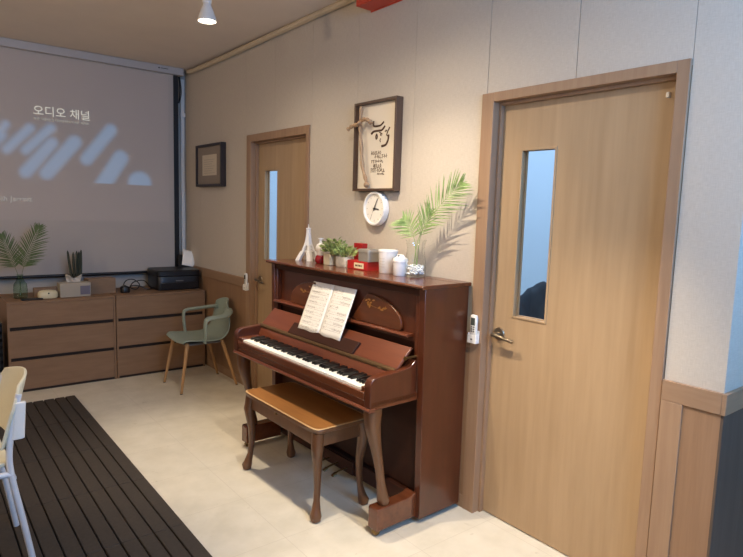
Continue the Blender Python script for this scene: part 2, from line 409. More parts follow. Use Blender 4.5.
# cord looped beside the screen
MB().tube(smooth_path([(sx(-.085), .02, 2.75), (sx(-.075), .015, 2.62), (sx(-.09), .01, 2.5), (sx(-.065), .01, 2.6), (sx(-.078), .015, 2.75)]), .005, 6).build('cord', M['blackp'], scr)
caps = [(-1.624, 2.004, -1.535, 2.141, 0.035), (-1.536, 1.94, -1.364, 2.128, 0.043), (-1.399, 1.944, -1.206, 2.145, 0.044), (-1.405, 1.761, -1.202, 2.019, 0.055), (-1.248, 1.763, -1.022, 2.044, 0.062), (-0.928, 1.905, -0.721, 2.179, 0.058), (-0.809, 1.664, -0.64, 1.936, 0.073), (-0.473, 1.708, -0.473, 1.717, 0.111),
        (-1.80, 1.80, -1.58, 2.05, .055), (-1.95, 1.98, -1.75, 2.2, .05), (-2.2, 1.76, -1.95, 2.03, .06)]
sm, nt, bs = base_mat('screen fabric with projected picture')
bs.inputs['Base Color'].default_value = lin('#b4aba3'); bs.inputs['Roughness'].default_value = .9; bs.inputs['Specular IOR Level'].default_value = .1
at = nt.nodes.new('ShaderNodeVertexColor'); at.layer_name = 'projected'
nt.links.new(at.outputs['Color'], bs.inputs['Emission Color']); bs.inputs['Emission Strength'].default_value = 1.0
NX, NZ = 300, 210
X0, X1, Z0, Z1 = -2.80, -.147, .882, 2.752
b = MB(); b.grid(lambda u, v: (sx(X0 + (X1-X0)*u), 0, Z0 + (Z1-Z0)*v), NX, NZ)
fab = b.build('screen_fabric', sm, scr, smooth=False)
ca = fab.data.color_attributes.new('projected', 'FLOAT_COLOR', 'POINT')
for i, vtx in enumerate(fab.data.vertices):
    X, Z = vtx.co.x - 1.5, vtx.co.z
    k = 0
    for ax, az, bx, bz, r in caps:
        dx, dz = bx-ax, bz-az; t = max(0, min(1, ((X-ax)*dx + (Z-az)*dz)/(dx*dx+dz*dz+1e-9)))
        d = math.hypot(X-ax-t*dx, Z-az-t*dz)
        e = max(0, min(1, (r + .026 - d)/.066)); k = max(k, e*e*(3-2*e))
    inside = (Z > 1.700) and (-2.7 < X < -.2)
    if Z < 1.700: k = 0
    bgc = (.020, .013, .012) if (1.36 < Z < 2.74 and -2.7 < X < -.2) else (0, 0, 0)
    ca.data[i].color = (bgc[0] + .03*k, bgc[1] + .105*k, bgc[2] + .195*k, 1)
text_mesh('projected_title', '오디오 채널', .092, M['glow'], scr, (sx(-1.338), -.0035, 2.247), (PI/2, 0, 0))
o = MB(); x = -1.333
while x < -.9:
    wd = random.choice((.012, .02, .03)); o.box(sx(x), sx(x+wd), -.004, -.003, 2.205, 2.222); x += wd + random.choice((.004, .006, .014))
o.build('projected_caption', M['glow3'], scr)
text_mesh('projected_name', 'Keith Jarrett', .062, M['glow2'], scr, (sx(-1.365), -.0035, 1.515), (PI/2, 0, 0), 'RIGHT')

# ------------------------------------------------------------------ dressers
def make_dresser(label, x0, x1):
    t = thing('dresser', label, 'dresser', ((x0+x1)/2, 5.267, 0), 0, 'three-drawer dressers along the screen wall')
    hw = (x1-x0)/2; D = .505; zt = .733
    c = MB(); c.box(-hw, -hw+.016, .002, D, 0, zt-.018); c.box(hw-.016, hw, .002, D, 0, zt-.018); c.box(-hw+.016, hw-.016, D-.012, D, .02, zt-.018); c.box(-hw+.016, hw-.016, .012, D-.012, .018, .03)
    c.build('carcass', M['dresser'], t, bevel=.001)
    MB().box(-hw, hw, -.004, D, zt-.018, zt).build('dresser_top', M['dresser'], t, bevel=.0015)
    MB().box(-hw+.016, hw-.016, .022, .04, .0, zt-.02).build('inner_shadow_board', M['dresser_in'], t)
    MB().box(-hw+.016, hw-.016, .010, .02, .0, .018).build('plinth', M['dresser_in'], t)
    for z0, z1 in ((.022, .257), (.285, .503), (.532, .713)):
        MB().box(-hw+.004 if z1 < .6 else -hw+.002, hw-.018, -.0, .018, z0, z1).build('drawer', M['dresser'], t, bevel=.0015)
    return t
make_dresser('wide light wood three-drawer dresser holding the green glass vase and tissue box', -1.640, -.839)
make_dresser('wide light wood three-drawer dresser next to green armchair, holding the black printer', -.833, -.037)

# ------------------------------------------------------------------ palm fronds
def frond_mb(base, pts, normal, length, nleaf, width=.006, start=.4, spread=1.0, seed=1, droop=.15, stem_r=.0018):
    """pts: stem points; leaflets from parameter `start` to the tip, in the plane with the given normal"""
    rnd = random.Random(seed); mb = MB()
    sp = smooth_path(pts, 10); n = len(sp)
    mb.tube(sp, [stem_r*(1.25 - .9*i/(n-1)) for i in range(n)], 6)
    N = Vector(normal).normalized()
    for i in range(nleaf):
        u = start + (1-start)*i/(nleaf-1); fi = u*(n-1); k = min(int(fi), n-2); f = fi-k
        p = sp[k].lerp(sp[k+1], f); T = (sp[k+1]-sp[k]).normalized(); side = T.cross(N).normalized()
        q = (u-start)/(1-start)
        ln = length*(.55 + .75*SI(PI*min(1, q*.95+.12)))*(.62 if q > .93 else 1)
        for sgn in (-1, 1):
            ang = math.radians((62 - 38*q)*spread + rnd.uniform(-4, 4))
            d = (T*CO(ang) + side*sgn*SI(ang) + N*rnd.uniform(-.12, .22)).normalized()
            l_ = ln*rnd.uniform(.9, 1.08); w_ = width*rnd.uniform(.85, 1.15)
            across = d.cross(N).normalized()
            prev = None; vs = []
            for s_, wf in ((0, .35), (.25, 1), (.6, .8), (.85, .4), (1, .03)):
                c = p + d*l_*s_ + Vector((0, 0, -1))*droop*l_*s_*s_
                fold = N*w_*.25*wf
                vs += [c - across*w_*wf*.5 + fold, c, c + across*w_*wf*.5 + fold]
            fs = []
            for r in range(4):
                for c_ in range(2): fs.append((r*3+c_, r*3+c_+1, r*3+3+c_+1, r*3+3+c_))
            mb.add([tuple(v) for v in vs], fs)
    return mb
def frond(name, label, group, loc, pts, normal, length, nleaf, mat, **kw):
    t = thing(name, label, 'plant', loc, 0, group)
    o = frond_mb(None, pts, normal, length, nleaf, **kw).build('leaf_blade', mat, t)
    return t

# ------------------------------------------------------------------ things on the dressers
ZD = .733
def vase_glass(t, prof, mat, wall=.003):
    MB().lathe([(.001, prof[0][1])] + prof, n=32, cap=False).build('vessel', mat, t)
vx, vy = -1.515, 5.47
t = thing('glass_vase', 'green tinted bottle vase standing at the left end of the dresser', 'vase', (vx, vy, ZD))
vase_glass(t, [(.044, .0), (.05, .012), (.051, .07), (.047, .115), (.029, .145), (.022, .165), (.022, .188), (.026, .195)], M['gglass'])
FG = 'palm fronds in the green bottle vase'
frond('palm_frond', 'dull green palm frond leaning left out of the green bottle vase', FG, (vx, vy, ZD+.012), [(.008, 0, 0), (-.012, 0, .17), (-.06, -.01, .32), (-.115, -.02, .50)], (.35, -1, .25), .12, 22, M['leafd'], start=.5, width=.009, seed=3)
frond('palm_frond', 'dark green palm frond leaning right out of the green bottle vase', FG, (vx, vy, ZD+.012), [(-.008, .004, 0), (.012, 0, .17), (.055, -.01, .33), (.15, -.02, .57)], (-.2, -1, .3), .12, 24, M['leafd'], start=.5, width=.010, seed=4)
o = MB().box(-.075, .075, -.03, .03, 0, .012).build('remote_control', M['blackp'], bevel=.004)
place(o, (-1.455, 5.335, ZD), .03); tag(o, 'flat black remote control lying in front of the green vase', 'remote control')
o = MB().box(-.10, .10, -.04, .04, 0, .075).build('storage_box', M['boxw'], bevel=.002)
place(o, (-1.32, 5.485, ZD)); tag(o, 'low wooden box standing behind the round cream container', 'box')
t = thing('round_container', 'squat cream container with a dark button beside the tissue box', 'container', (-1.335, 5.375, ZD))
b = MB(); b.loft([sring(0, 0, z, wx, wy, 2.6, 28) for z, wx, wy in ((0, .125, .075), (.006, .142, .088), (.03, .15, .094), (.05, .142, .088), (.062, .118, .070), (.067, .07, .04), (.0675, .01, .006))])
b.build('casing_body', M['creamp'], t)
MB().ball((0, -.043, .045), .007, 10).build('button', M['blackp'], t)
# tissue box
t = thing('tissue_box', 'pale cloth tissue box with a tissue pulled out of the top', 'tissue box', (-1.132, 5.405, ZD), .02)
MB().box(-.118, .118, -.06, .06, 0, .118).build('box_body', M['tissuebox'], t, bevel=.004)
b = MB(); b.box(.035, .112, -.0625, -.0595, .018, .092)
b.build('printed_motif', M['motif'], t)
def tis(u, v):
    x = -.05 + .1*u; z = .117 + .07*v*(.75 + .25*SI(u*7+1)); y = .018*SI(u*9 + v*3)*(0.3+v) + .008*CO(u*4)
    return (x*(1+.25*v), y, z)
MB().grid(tis, 14, 8).build('tissue', M['tissue'], t, solid=.0012)
# snake plant sticks
t = thing('potted_plant', 'tight bundle of dark green plant spikes in a small pot behind the tissue box', 'plant', (-1.085, 5.56, ZD))
MB().lathe([(.001, 0), (.04, 0), (.046, .02), (.05, .09), (.046, .09), (.042, .075), (.001, .075)], n=24).build('pot', M['potb'], t)
for dx, dy, lean, ht in ((-.036, .0, -.02, .375), (-.012, .006, .0, .36), (.008, -.008, .004, .372), (.028, .004, .004, .365), (.042, .0, .006, .38)):
    MB().tube([(dx*.7, dy, .07), (dx, dy, .16), (dx+lean*.6, dy, .28), (dx+lean, dy, ht-.02), (dx+lean*1.1, dy, ht)], [.009, .0105, .0105, .0085, .002], 10).build('spike', M['stickg'], t)
o = MB().box(-.115, .115, -.06, .06, 0, .135).build('wooden_box', M['boxw'], bevel=.002)
place(o, (-.905, 5.50, ZD), .10); tag(o, 'plain brown wooden box between the tissue box and the black adapter', 'box')
t = thing('power_adapter', 'small black adapter by the cables left of the printer', 'adapter', (-.715, 5.42, ZD))
MB().loft([sring(0, 0, z, w_, w_*.9, 3) for z, w_ in ((0, .07), (.01, .078), (.035, .074), (.055, .056), (.06, .03))]).build('adapter_shell', M['blackp'], t)
MB().tube(smooth_path([(.03, .02, .02), (.06, .06, .012), (.03, .10, .05), (-.01, .11, .035), (.0, .12, .006)]), .004, 6).build('plug_lead', M['blackp'], t)
o = MB()
o.tube(smooth_path([(-.13, .03, .006), (-.09, .06, .09), (-.02, .07, .105), (.03, .05, .06), (.0, .03, .02), (-.06, .02, .04), (-.03, 0, .09), (.05, -.01, .10), (.10, .0, .05), (.14, .02, .02), (.2, .05, .03)]), .0045, 7)
o.tube(smooth_path([(-.1, .02, .005), (-.04, .04, .05), (.04, .05, .04), (.1, .03, .012), (.19, .06, .025)]), .005, 7)
o = o.build('cable', M['blackp']); place(o, (-.60, 5.44, ZD)); tag(o, 'tangled black cable lying between the adapter and printer', 'cable')
# printer
t = thing('printer', 'black flatbed printer on the right end of the dresser', 'printer', (-.238, 5.535, ZD), -.03)
b = MB(); b.loft([sring(0, 0, z, wx, wy, 9, 32) for z, wx, wy in ((.006, .385, .33), (.012, .40, .345), (.125, .405, .35), (.13, .40, .345))])
b.build('printer_body', M['blackp'], t)
b = MB(); b.loft([sring(0, 0, z, wx, wy, 9, 32) for z, wx, wy in ((.133, .40, .345), (.137, .41, .355), (.178, .41, .355), (.187, .395, .34), (.188, .2, .2))])
b.build('scanner_lid', M['blackp'], t)
MB().box(-.17, .17, -.178, -.165, .02, .075).build('output_tray', plain('satin black', '#1d1a1a', .3), t, bevel=.003)
MB().box(-.035, .035, -.1785, -.170, .085, .094).build('name_plate', M['greyp'], t, bevel=.001)
for xx in (-.17, .17):
    for yy in (-.13, .13): MB().box(xx-.012, xx+.012, yy-.012, yy+.012, 0, .008).build('foot', M['greyp'], t)
b = MB(); b.xf = Matrix.Translation((.135, .09, .1885)) @ Matrix.Rotation(math.radians(-28), 4, 'X') @ Matrix.Rotation(math.radians(8), 4, 'Y')
b.box(-.055, .055, 0, .008, 0, .13); b.build('paper_support', M['blackp'], t, bevel=.003)
b = MB(); b.xf = Matrix.Translation((-.068, 5.615, ZD+.196)) @ Matrix.Rotation(math.radians(-28), 4, 'X') @ Matrix.Rotation(math.radians(14), 4, 'Y')
b.grid(lambda u, v: (-.06 + .12*u, -.006 - .01*SI(PI*v), .17*v), 4, 8)
o = b.build('paper_sheet', M['paper'], solid=.0006); tag(o, 'white paper sheet sticking up from the back of the printer', 'paper')

# dark perforated loudspeaker-like crate at the left end of the dresser
t = thing('wire_crate', 'black slatted crate standing left of the dresser', 'crate', (-1.80, 5.42, 0))
b = MB()
for xx in (-.115, .115):
    for yy in (-.14, .14): b.box(xx-.01, xx+.01, yy-.01, yy+.01, 0, .56)
for k in range(10):
    z = .02 + .058*k
    b.box(-.125, .125, -.15, -.14, z, z+.03); b.box(.115, .125, -.14, .15, z, z+.03); b.box(-.125, -.115, -.14, .15, z, z+.03)
b.build('slatted_side', M['blackp'], t, bevel=.002)
b = MB(); b.box(-.105, .105, -.13, .14, .02, .52); b.build('inner_bag', plain('dark speckled cloth', '#2b2a2a', .9, noise=.6, nscale=50), t)

# ------------------------------------------------------------------ green armchair (front to -X)
t = thing('armchair', 'sage green plastic armchair with wooden legs in front of the dresser', 'chair', (-.30, 4.752, 0), 0)
prof = smooth_path([(-.235, 0, .398), (-.205, 0, .418), (-.13, 0, .412), (.0, 0, .402), (.10, 0, .412), (.17, 0, .47), (.205, 0, .56), (.222, 0, .66), (.232, 0, .745)], 6)
wid = smooth_path([(.195, 0, 0), (.212, 0, 0), (.22, 0, 0), (.218, 0, 0), (.210, 0, 0), (.195, 0, 0), (.172, 0, 0), (.140, 0, 0), (.100, 0, 0)], 6)
n = len(prof)-1
def shell(u, v):
    f = u*n; i = min(int(f), n-1); k = f-i
    p_ = prof[i].lerp(prof[i+1], k); w_ = wid[i].lerp(wid[i+1], k).x
    s_ = 2*v-1
    ux = max(0, (u-.5)*2)
    return (p_.x + .02 - .06*ux*s_*s_, s_*w_, p_.z - .012*ux + (.018*s_*s_ if u < .6 else .018*s_*s_*(1-ux)) - .035*max(0, (u-.86)/.14)*abs(s_)**3)
MB().grid(shell, 40, 16).build('seat_shell', M['greenp'], t, solid=.009, bevel=0)
for sg in (1, -1):
    a = MB(); a.xf = Matrix.Translation((.018, 0, -.008)); a.tube(smooth_path([(.195, sg*.10, .655), (.165, sg*.175, .645), (.11, sg*.232, .630), (.03, sg*.245, .624), (-.03, sg*.245, .620), (-.06, sg*.243, .60), (-.066, sg*.238, .55), (-.062, sg*.228, .47), (-.06, sg*.212, .418)], 7), [.036]*14+[.032]*21+[.027]*14+[.025]*7+[.03], 12, flat=.45)
    a.build('armrest', M['greenp'], t)
    for fx, tx in ((-.235, -.165), (.25, .13)):
        b = MB(); b.loft([sring(tx + (fx-tx)*k, sg*(.155 + .043*k), .405*(1-k), .034 - .014*k, .034 - .014*k, 2, 14) for k in (0, .3, .6, .9, .985)])
        lg = b.build('leg', M['beech'], t)
        MB().lathe([(.001, 0), (.010, 0), (.0105, .006), (.001, .006)], (fx, sg*.198, 0), 12).build('foot_pad', M['blackp'], lg)
MB().box(-.18, .14, -.165, .165, .382, .398).build('under_frame', M['greyp'], t, bevel=.004)

# ------------------------------------------------------------------ white stacking chair at the left edge
t = thing('stacking_chair', 'white tube stacking chair with cream plastic back at the edge of the dark mat', 'chair', (-2.128, 2.82, .0215), .03)
# local: front is -x, back at +x
for sg in (-1, 1):
    b = MB().tube(smooth_path([(.250, sg*.205, .0), (.215, sg*.2, .22), (.182, sg*.195, .42), (.180, sg*.19, .52), (.198, sg*.185, .64), (.222, sg*.18, .74)], 6), .0125, 12); b.build('rear_leg', M['chairm'], t)
    b = MB().tube(smooth_path([(-.24, sg*.215, .0), (-.215, sg*.21, .25), (-.195, sg*.205, .40), (-.16, sg*.2, .432), (0, sg*.197, .43), (.19, sg*.195, .42)], 6), .0125, 12); b.build('front_leg', M['chairm'], t)
    MB().loft([sring(.21 + .012*k, sg*.188, .56 + .15*k, .05 - .006*k, .03, 3, 14) for k in (0, .1, .5, .9, 1)]).build('back_clip', M['whitep'], t, bevel=.003)
MB().tube([(.19, -.195, .40), (.19, .195, .40)], .011, 10).build('cross_bar', M['chairm'], t)
MB().grid(lambda u, v: (-.22 + .41*u, (2*v-1)*(.2 - .02*u), .452 + .012*(2*v-1)**2 - .02*SI(PI*u) - .03*max(0, .15-u)/.15), 16, 12).build('seat', M['chairp'], t, solid=.016, bevel=.004)
def bk(u, v):
    s_ = 2*v-1; z = .53 + .265*u
    w_ = .205 - .05*max(0, (u-.55)/.45)**2
    return (.20 + .075*u - .05*(s_*s_) + .0, s_*w_, z - .05*max(0, u-.5)*s_*s_)
MB().grid(bk, 14, 18).build('backrest', M['chairp'], t, solid=.012, bevel=.003)

# ------------------------------------------------------------------ slatted mat
t = thing('slatted_mat', 'large dark brown mat of ridged slats covering the floor', 'mat', (-2.75, 2.9, 0))
X1m = -1.243 + 2.75
b = MB(); k = 0; pitch = .0729
ys = [-3.4 + .0 + .5785*i for i in range(10)]
yend = 4.925 - 2.9
yj = [yend - .5795*i for i in range(7)]
while k < 40:
    xr = X1m - k*pitch - .004
    for a, c in zip(yj[1:], yj): b.box(xr - pitch + .006, xr, a + .0006, c - .0006, .004, .02)
    k += 1
b.build('slats', M['mat'], t, bevel=.003, seg=1)
MB().box(X1m - 40*pitch, X1m-.004, yj[-1], yend, 0, .008).build('backing', M['matgap'], t)

# ------------------------------------------------------------------ upright piano
TH = .022
PI0 = (-.011, 1.976, 0)
pn = thing('upright_piano', 'polished mahogany upright piano with open keyboard against the wall', 'piano', PI0, TH)
class PB(MB):
    def lb(s, l0, l1, n0, n1, z0, z1): return s.box(-l1, -l0, n0, n1, z0, z1)
    def lp(s, pts, n0, n1): return s.prism(pts, lambda p: (-p[0], n0, p[1]), lambda p: (-p[0], n1, p[1]))
W = 1.422
for n0, n1 in ((0, .04), (W-.04, W)):
    PB().lp([(.015, .028), (.302, .028), (.322, 1.170), (.015, 1.170)], n0, n1).build('side_panel', M['mahog'], pn, bevel=.003)
PB().lb(.02, .035, .04, W-.04, .05, 1.168).build('back_board', M['mahogd'], pn)
lid = PB().lp([(.0, 1.1685), (.333, 1.1685), (.342, 1.174), (.345, 1.182), (.340, 1.189), (.0, 1.189)], -.002, W+.035).build('top_lid', M['mahogh'], pn, bevel=.003)
PB().lb(.085, .0875, -.001, W+.03, 1.1888, 1.1898).build('lid_hinge', M['hinge'], lid)
PB().lb(.27, .285, .04, W-.04, .90, 1.1685).build('upper_panel', M['mahog'], pn)
PB().lb(.285, .312, .04, W-.04, 1.135, 1.1684).build('upper_rail', M['mahogd'], pn, bevel=.004)
for n0, n1 in ((.0405, .068), (W-.068, W-.0405)):
    PB().lb(.285, .315, n0, n1, .66, 1.135).build('inner_stile', M['mahog'], pn, bevel=.003)
# raised curved panels with inlay
def curve_panel(mir):
    pts = [(.585, .9375), (.455, 1.096)]
    for i in range(1, 13):
        a = i/13*PI/2
        pts.append((.455 - .275*SI(a)**1.1, .962 + .134*CO(a)**.9))
    pts += [(.178, .955), (.19, .9375)]
    if mir: pts = [(1.394-a, b_) for a, b_ in pts]
    o = PB().prism(pts, lambda p: (-.2851, p[0], p[1]), lambda p: (-.303, p[0], p[1])).build('curved_panel', M['oval'], pn, bevel=.005, seg=3)
    il = PB()
    rnd = random.Random(5)
    def leafl(n_, z_, a, ln, wd):
        q = [(n_ + CO(a)*ln*t_ - SI(a)*wd*s_, z_ + SI(a)*ln*t_ + CO(a)*wd*s_) for t_, s_ in ((0, 0), (.3, .5), (.6, .45), (1, 0), (.6, -.45), (.3, -.5))]
        if mir: q = [(1.394-a_, b_) for a_, b_ in q]
        il.prism(q, lambda p: (-.3028, p[0], p[1]), lambda p: (-.3038, p[0], p[1]))
    for i in range(9):
        leafl(.445 - .012*(i % 4), 1.044 + .009*(i//3), rnd.uniform(0, 6.28), .026, .009)
    for i in range(8):
        leafl(.36 - .016*(i % 4), 1.030 - .004*(i % 3), PI*.9 + rnd.uniform(-.7, .7), .026, .007)
    for i in range(4): leafl(.42 - .026*i, 1.035 - .003*i, PI + .12, .03, .003)
    il.build('inlay', M['inlay'], o, smooth=False)
curve_panel(False); curve_panel(True)
PB().prism([(.61, .9375), (.645, 1.07), (.75, 1.07), (.785, .9375)], lambda p: (-.2851, p[0], p[1]), lambda p: (-.295, p[0], p[1])).build('centre_panel', M['oval'], pn, bevel=.004)
PB().lp([(.27, .922), (.325, .922), (.330, .929), (.325, .937), (.27, .937)], .110, W-.041).build('music_shelf', M['mahogf'], pn, bevel=.002)
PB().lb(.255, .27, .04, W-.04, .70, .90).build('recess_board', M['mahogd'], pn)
# fallboard, opened back
def slab(pts, n0, n1): return PB().lp(pts, n0, n1)
slab([(.322, .878), (.335, .884), (.432, .786), (.420, .778)], .066, W-.066).build('fallboard', M['mahogf'], pn, bevel=.003)
slab([(.372, .842), (.386, .852), (.437, .795), (.424, .786)], .40, 1.03).build('music_ledge', M['mahogd'], pn, bevel=.003)
PB().tube([(-.430, .066, .781), (-.430, W-.066, .781)], .0135, 10).build('fallboard_hinge', M['hinge'], pn)
slab([(.415, .772), (.440, .772), (.458, .735), (.458, .72), (.415, .72)], .0855, W-.0855).build('key_rail', M['mahogf'], pn, bevel=.002)
PB().tube([(-.315, .055, .84), (-.37, .055, .84), (-.385, .055, .84)], [.006, .006, .011], 10).build('fallboard_pin', M['brass'], pn)
# keybed, arms, key slip
PB().lb(.285, .600, .041, W-.041, .625, .668).build('keybed', M['mahogh'], pn, bevel=.004)
PB().lb(.585, .607, .0855, W-.0855, .668, .706).build('key_slip', M['mahogh'], pn, bevel=.004)
PB().lp([(.575, .618), (.606, .618), (.612, .626), (.607, .636), (.575, .636)], .038, W-.038).build('slip_moulding', M['mahogf'], pn, bevel=.001)
armp = [(.3195, .638), (.3195, .822), (.327, .826), (.340, .815), (.36, .797), (.42, .789), (.565, .779), (.590, .770), (.604, .752), (.606, .73), (.606, .638)]
for n0, n1 in ((.041, .085), (W-.085, W-.041)):
    PB().lp(armp, n0, n1).build('arm', M['mahog'], pn, bevel=.005, seg=3)
    a = (n0+n1)/2
for n0, n1 in ((.0855, .1155), (1.282, W-.0855)):
    PB().lb(.46, .600, n0, n1, .668, .728).build('key_block', M['mahogh'], pn, bevel=.004)
K0, K1 = .1165, 1.281
kw = (K1-K0)/52
for i in range(52):
    PB().lb(.4585, .594, K0 + i*kw + .0005, K0 + (i+1)*kw - .0005, .669, .7185).build('white_key', M['wkey'], pn, bevel=.0012, seg=1)
# from the right end (treble, n small) the order runs C, B, A, G ...
order = 'CBAGFED'
for i in range(1, 52):
    nm = order[(i-1) % 7]      # white key left of boundary i, counted from the treble end
    if nm in 'CF': continue    # no black key between C-B and F-E going down
    c_ = K0 + i*kw + kw*0
    PB().lp([(.459, .7187), (.459, .733), (.548, .733), (.555, .7187)], c_-.0062, c_+.0062).build('black_key', M['bkey'], pn, bevel=.001, seg=1)
# toe blocks, casters, cabriole legs
for nc, sg in ((.060, 1), (W-.078, -1)):
    tb = PB().lp([(.30, .035), (.30, .158), (.318, .156), (.335, .149), (.36, .144), (.545, .144), (.552, .138), (.552, .035)], nc-.034, nc+.034).build('toe_block', M['mahogh'], pn, bevel=.004)
    c = PB(); c.tube([(-.528, nc-.009, .019), (-.528, nc+.009, .019)], .018, 16); c.lb(.518, .538, nc-.014, nc-.009, .018, .036); c.lb(.518, .538, nc+.009, nc+.014, .018, .036)
    c.build('caster', M['brass'], tb)
    rings = []
    nl = .078 if sg > 0 else W-.078
    for z, l_, wl, wn in ((.1442, .488, .040, .044), (.162, .490, .056, .056), (.19, .494, .052, .050), (.25, .503, .038, .040), (.33, .515, .038, .042), (.42, .532, .048, .050), (.49, .547, .064, .058), (.545, .556, .078, .066), (.59, .556, .084, .070), (.6245, .554, .084, .070)):
        rings.append(sring(-l_, nc + (nl-nc)*min(1, max(0, (z-.16)/.4)), z, wl, wn, 2.8, 18))
    PB().loft(rings).build('front_leg', M['walnut'], pn)
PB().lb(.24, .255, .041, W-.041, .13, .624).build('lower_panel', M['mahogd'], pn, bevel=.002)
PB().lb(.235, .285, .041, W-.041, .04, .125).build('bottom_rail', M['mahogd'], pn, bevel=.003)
for k in (-1, 0, 1):
    c = W/2 - .03 + k*.085
    PB().tube(smooth_path([(-.26, c, .075), (-.33, c, .072), (-.375, c, .062), (-.40, c, .05)]), [.007]*8+[.008]*8+[.014]*8+[.010], 12, flat=.5).build('pedal', M['brass'], pn)
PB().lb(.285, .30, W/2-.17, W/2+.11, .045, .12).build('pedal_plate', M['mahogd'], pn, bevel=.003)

# ------------------------------------------------------------------ sheet music on the piano
bk_ = thing('sheet_music', 'open double page of printed sheet music leaning on the piano', 'sheet music', (-.432, 2.722, .822), TH)
ang = math.atan2(.108, .262)
def page(sgn):
    def fn(u, v):
        n_ = sgn*(.208*u); z = .30*v
        lift = .003*SI(PI*min(1, u*1.6))
        return (z*.375 - lift - .004*u, n_, z*.93)
    return fn
for sgn in (1, -1):
    pg = MB().grid(page(sgn), 10, 8).build('page', M['paper'], bk_, solid=.0012)
    ink = MB()
    f = page(sgn)
    rnd = random.Random(11+sgn)
    def mark(u0, u1, v0, v1):
        q = [Vector(f(u, v)) + Vector((-.0016, 0, 0)) for u, v in ((u0, v0), (u1, v0), (u1, v1), (u0, v1))]
        ink.add([tuple(a) for a in q], [(0, 1, 2, 3)])
    for r in range(9 if sgn > 0 else 8):
        vc = .92 - r*.102
        us = .10; ue = .92
        if sgn < 0 and r in (0, 3): ue = .5
        for k in range(5): mark(us, ue, vc - .007*k, vc - .007*k + .0018)
        for k in range(16):
            u = us + (ue-us)*(k + rnd.random()*.6)/16.5; v = vc - .04*rnd.random() + .006
            mark(u, u+.014, v, v+.007); mark(u+.011, u+.0145, v, v+.026)
        if r % 1 == 0:
            u = us
            while u < ue - .05:
                a = rnd.uniform(.02, .05); mark(u, u+a, vc-.052, vc-.046); u += a + .025
    ink.build('printed_staves', M['ink'], pg, smooth=False)

# ------------------------------------------------------------------ piano bench
t = thing('piano_bench', 'dark walnut piano bench with a tan wooden seat pushed under the keyboard', 'bench', (-.564, 2.653, 0), TH*.6)
hx, hy = .170, .382
MB().loft([sring(0, 0, z, 2*hx-d, 2*hy-d, 14, 48) for z, d in ((.447, .02), (.451, .006), (.466, .0), (.470, .004))]).build('seat_frame', M['walnut'], t)
MB().loft([sring(0, 0, z, 2*hx-d, 2*hy-d, 14, 48) for z, d in ((.4702, .006), (.4718, .002), (.4735, .006), (.4736, .02))]).build('edge_bead', M['goldline'], t)
MB().loft([sring(0, 0, z, 2*hx-d, 2*hy-d, 14, 48) for z, d in ((.4737, .020), (.4752, .018), (.476, .03))]).build('seat', M['seat'], t)
b = MB()
b.box(-hx+.025, -hx+.042, -hy+.05, hy-.05, .375, .447); b.build('apron', M['walnut'], t, bevel=.002)
b = MB(); b.box(hx-.042, hx-.025, -hy+.05, hy-.05, .375, .447); b.build('apron', M['walnut'], t, bevel=.002)
for sg in (-1, 1):
    b = MB(); b.box(-hx+.05, hx-.05, sg*(hy-.034)-.008, sg*(hy-.034)+.008, .375, .447); b.build('apron', M['walnut'], t, bevel=.002)
MB().tube([(-hx+.025, .03, .437), (-hx+.012, .03, .437)], .007, 10).build('catch', M['brass'], t)
for a in (-1, 1):
    for c in (-1, 1):
        cx, cy = a*(hx-.036), c*(hy-.036)
        rr = [(.0, .014, .030), (.006, .016, .046), (.03, .016, .054), (.055, .010, .042), (.10, .002, .030), (.17, -.004, .031), (.25, -.003, .038), (.32, .004, .048), (.37, .008, .057), (.40, .004, .056), (.447, .0, .056)]
        MB().loft([sring(cx + a*o_, cy + c*o_, z, w_, w_, 2.8, 18) for z, o_, w_ in rr]).build('leg', M['walnut'], t)

# ------------------------------------------------------------------ things on the piano lid
ZL = 1.1892
# tower figurine
t = thing('tower_figurine', 'white lattice tower figurine at the left end of the piano lid', 'figurine', (-.150, 3.285, ZL), TH+.35)
b = MB()
rr = [(.046, 0), (.030, .06)]
for sx_ in (-1, 1):
    for sy_ in (-1, 1):
        b.loft([[(sx_*c + dx, sy_*c + dy, z) for dx, dy in ((-h_, -h_), (h_, -h_), (h_, h_), (-h_, h_))] for c, h_, z in ((.046, .015, 0), (.039, .014, .022), (.030, .014, .045), (.024, .013, .062))])
b.build('tower_leg_arches', M['wceram'], t, bevel=.001)
b = MB(); b.box(-.031, .031, -.031, .031, .056, .064); b.box(-.021, .021, -.021, .021, .098, .104)
b.build('platform', M['wceram'], t, bevel=.001)
b = MB()
for sx_ in (-1, 1):
    for sy_ in (-1, 1):
        b.loft([[(sx_*c + dx, sy_*c + dy, z) for dx, dy in ((-h_, -h_), (h_, -h_), (h_, h_), (-h_, h_))] for c, h_, z in ((.023, .009, .064), (.018, .008, .085), (.015, .007, .10))])
b.loft([[(-h_, -h_, z), (h_, -h_, z), (h_, h_, z), (-h_, h_, z)] for h_, z in ((.021, .10), (.0155, .13), (.0115, .17), (.0095, .20), (.009, .205))])
b.loft([[(-h_, -h_, z), (h_, -h_, z), (h_, h_, z), (-h_, h_, z)] for h_, z in ((.012, .205), (.012, .212), (.003, .215), (.002, .235), (.001, .24))])
b.build('spire', M['wceram'], t, bevel=.0008)
